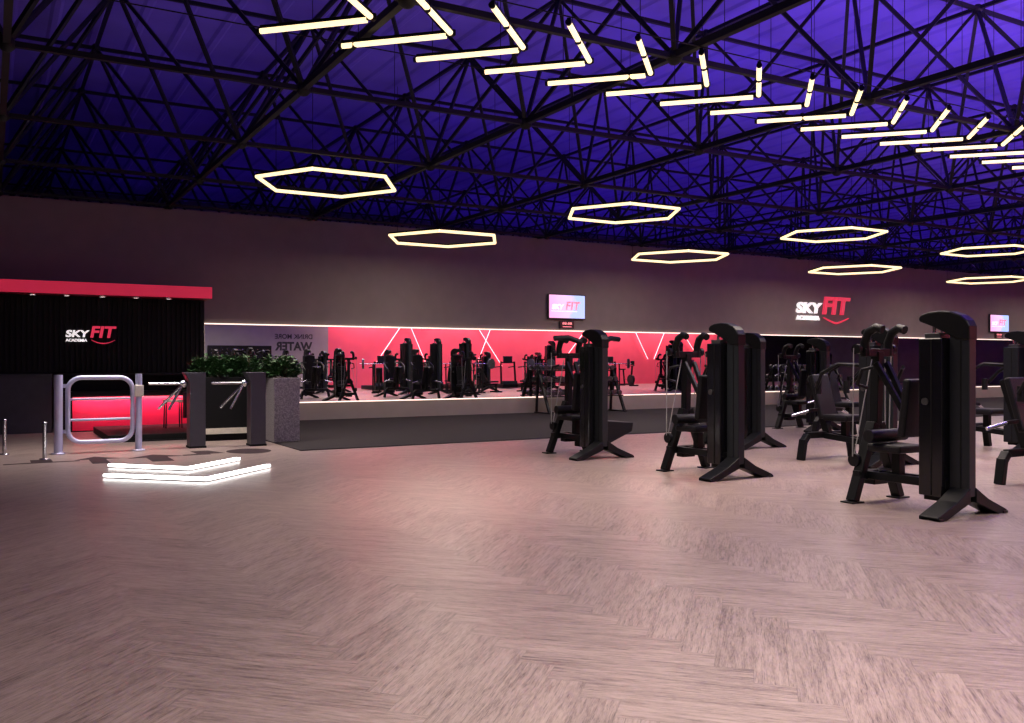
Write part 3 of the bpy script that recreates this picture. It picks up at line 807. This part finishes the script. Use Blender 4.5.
# dark wall rack / pegboard
t = thing('storage_rack', 'dark storage rack with small pegs on the pale wall in the mirror', 'rack', (8.1,YR+.02,0))
MB().box(0,2.75,0,.10,.02,1.95).build('back_board', M['slatblk'], t, .005)
for z in (.5,.95,1.4): MB().box(.02,2.73,.10,.38,z,z+.03).build('shelf', M['frame'], t)
b = MB()
for k in range(12):
    for z in (1.62,1.78): b.tube((.15+.22*k,.10,z),(.15+.22*k,.16,z),.02,8)
b.build('pegs', M['steel'], t)

# ------------------------------------------------------------------ lights
def area(name, loc, target, size, power, col, sizey=None, spread=None, roll=False):
    l = bpy.data.lights.new(name, 'AREA'); l.energy = power; l.color = col; l.size = size
    if sizey: l.shape = 'RECTANGLE'; l.size_y = sizey
    if spread: l.spread = spread
    o = bpy.data.objects.new(name, l); COL.objects.link(o); o.location = loc
    o.rotation_euler = (Vector(target)-Vector(loc)).to_track_quat('-Z','Y').to_euler()
    return o
BLUE = (.30,.12,1.0)
# linear uplights lying on the lower chords of the roof frame, one per chord
def uplight(x0, x1, y, p, col=BLUE):
    l = bpy.data.lights.new('roof_uplight', 'AREA'); l.energy = p; l.color = col; l.shape = 'RECTANGLE'; l.size = x1-x0; l.size_y = .25
    o = bpy.data.objects.new('roof_uplight', l); COL.objects.link(o); o.location = ((x0+x1)/2, y, ZB+.1); o.rotation_euler = (PI,0,0)
for k, y in enumerate(YS):
    if y < 0: continue
    far = y > 13
    if y > 19:
        uplight(3, 14, y+.4, 12, (.20,.07,1.0)); uplight(14, 26, y+.4, 36, (.20,.07,1.0)); uplight(26, 45, y+.4, 60, (.20,.07,1.0)); continue
    uplight(1, 9, y+.4, 14 if not far else 10, (.20,.07,1.0))
    uplight(9, 21, y+.4, 115 if y < 8 else (78 if not far else 46), (.30,.12,1.0) if y < 8 else (.20,.07,1.0))
    uplight(21, 40, y+.4, 200 if y < 8 else (120 if not far else 70))
for (x,y,p) in ((9.0,3.0,260),(12.0,4.0,260),(15.5,5.0,200)):
    area('ceiling_wash', (x,y,4.5), (x,y,8), .5, p, (.62,.34,1))
# the light of the hexagon and chevron tubes
WARM = (1,.83,.70)
for x in xs1: area('hexagon_light', (x*D1, 4.915*D1, EYE+D1-.05), (x*D1, 4.915*D1, 0), 2.0, 78, WARM, None, 2.2)
for k, x in enumerate(xs2): area('hexagon_light', (x*D2, 6.67*D2, EYE+D2-.05), (x*D2, 6.67*D2, 0), 2.0, 85, WARM)
for k in range(6): area('chevron_light', (4.0+3.0*k, YV, ZV-.06), (4.0+3.0*k, YV, 0), 2.6, 125, WARM, 1.2, 2.3)
# unseen fill lights added on the camera's side to brighten the open floor
for (x,y,p) in ((2.6,1.2,250),(8.0,0.6,215),(13.0,1.5,200),(19.0,1.5,180),(26.0,2.0,160)):
    area('overhead_fill', (x,y,4.2), (x,y,0), 1.4, p, (1,.86,.77), None, 2.4)
area('reception_fill', (1.9,13.4,4.1), (1.9,13.4,0), 2.4, 95, (1,.90,.86), .6, 1.7)  # added fill without a fixture, lifts the gate and the entrance floor
# unseen lights added to brighten the red wall, no fixtures built
for k in range(7):
    x = 15.2+3.4*k
    area('red_wall_fill', (x,YR+.9,4.4), (x,YR,1.4), 2.6, 215, (1,.55,.55), .2)
# counter led and reception downlights
area('counter_led', (2.25,17.55,.595), (2.25,17.7,.2), 2.0, 13, (1,.42,.5), .05)
for px in (.62,1.15,1.72,2.27,2.83):
    l = bpy.data.lights.new('downlight_spot','SPOT'); l.energy=1.2; l.spot_size=1.2; l.spot_blend=.6; l.color=(1,.85,.75); l.shadow_soft_size=.04
    o = bpy.data.objects.new('downlight_spot', l); COL.objects.link(o); o.location=(px,17.52,2.38)

w = bpy.data.worlds.new('World'); S.world = w; w.use_nodes = True
w.node_tree.nodes['Background'].inputs[0].default_value = (.05,.04,.10,1); w.node_tree.nodes['Background'].inputs[1].default_value = .1

# ------------------------------------------------------------------ camera and view
cam = bpy.data.cameras.new('Camera'); cam.lens = F/1024*36; cam.sensor_width = 36; cam.clip_start = .05; cam.clip_end = 200
co = bpy.data.objects.new('Camera', cam); COL.objects.link(co)
co.location = (0,0,EYE); co.rotation_euler = (PI/2, 0, -PI/6)
S.camera = co
vs = S.view_settings
vs.view_transform = 'Standard'; vs.look = 'None'; vs.gamma = 1; vs.exposure = 0; vs.use_curve_mapping = False
S.cycles.use_denoising = True
S.cycles.max_bounces = 8; S.cycles.diffuse_bounces = 4; S.cycles.glossy_bounces = 5
S.cycles.sample_clamp_indirect = 6
S.cycles.caustics_reflective = True
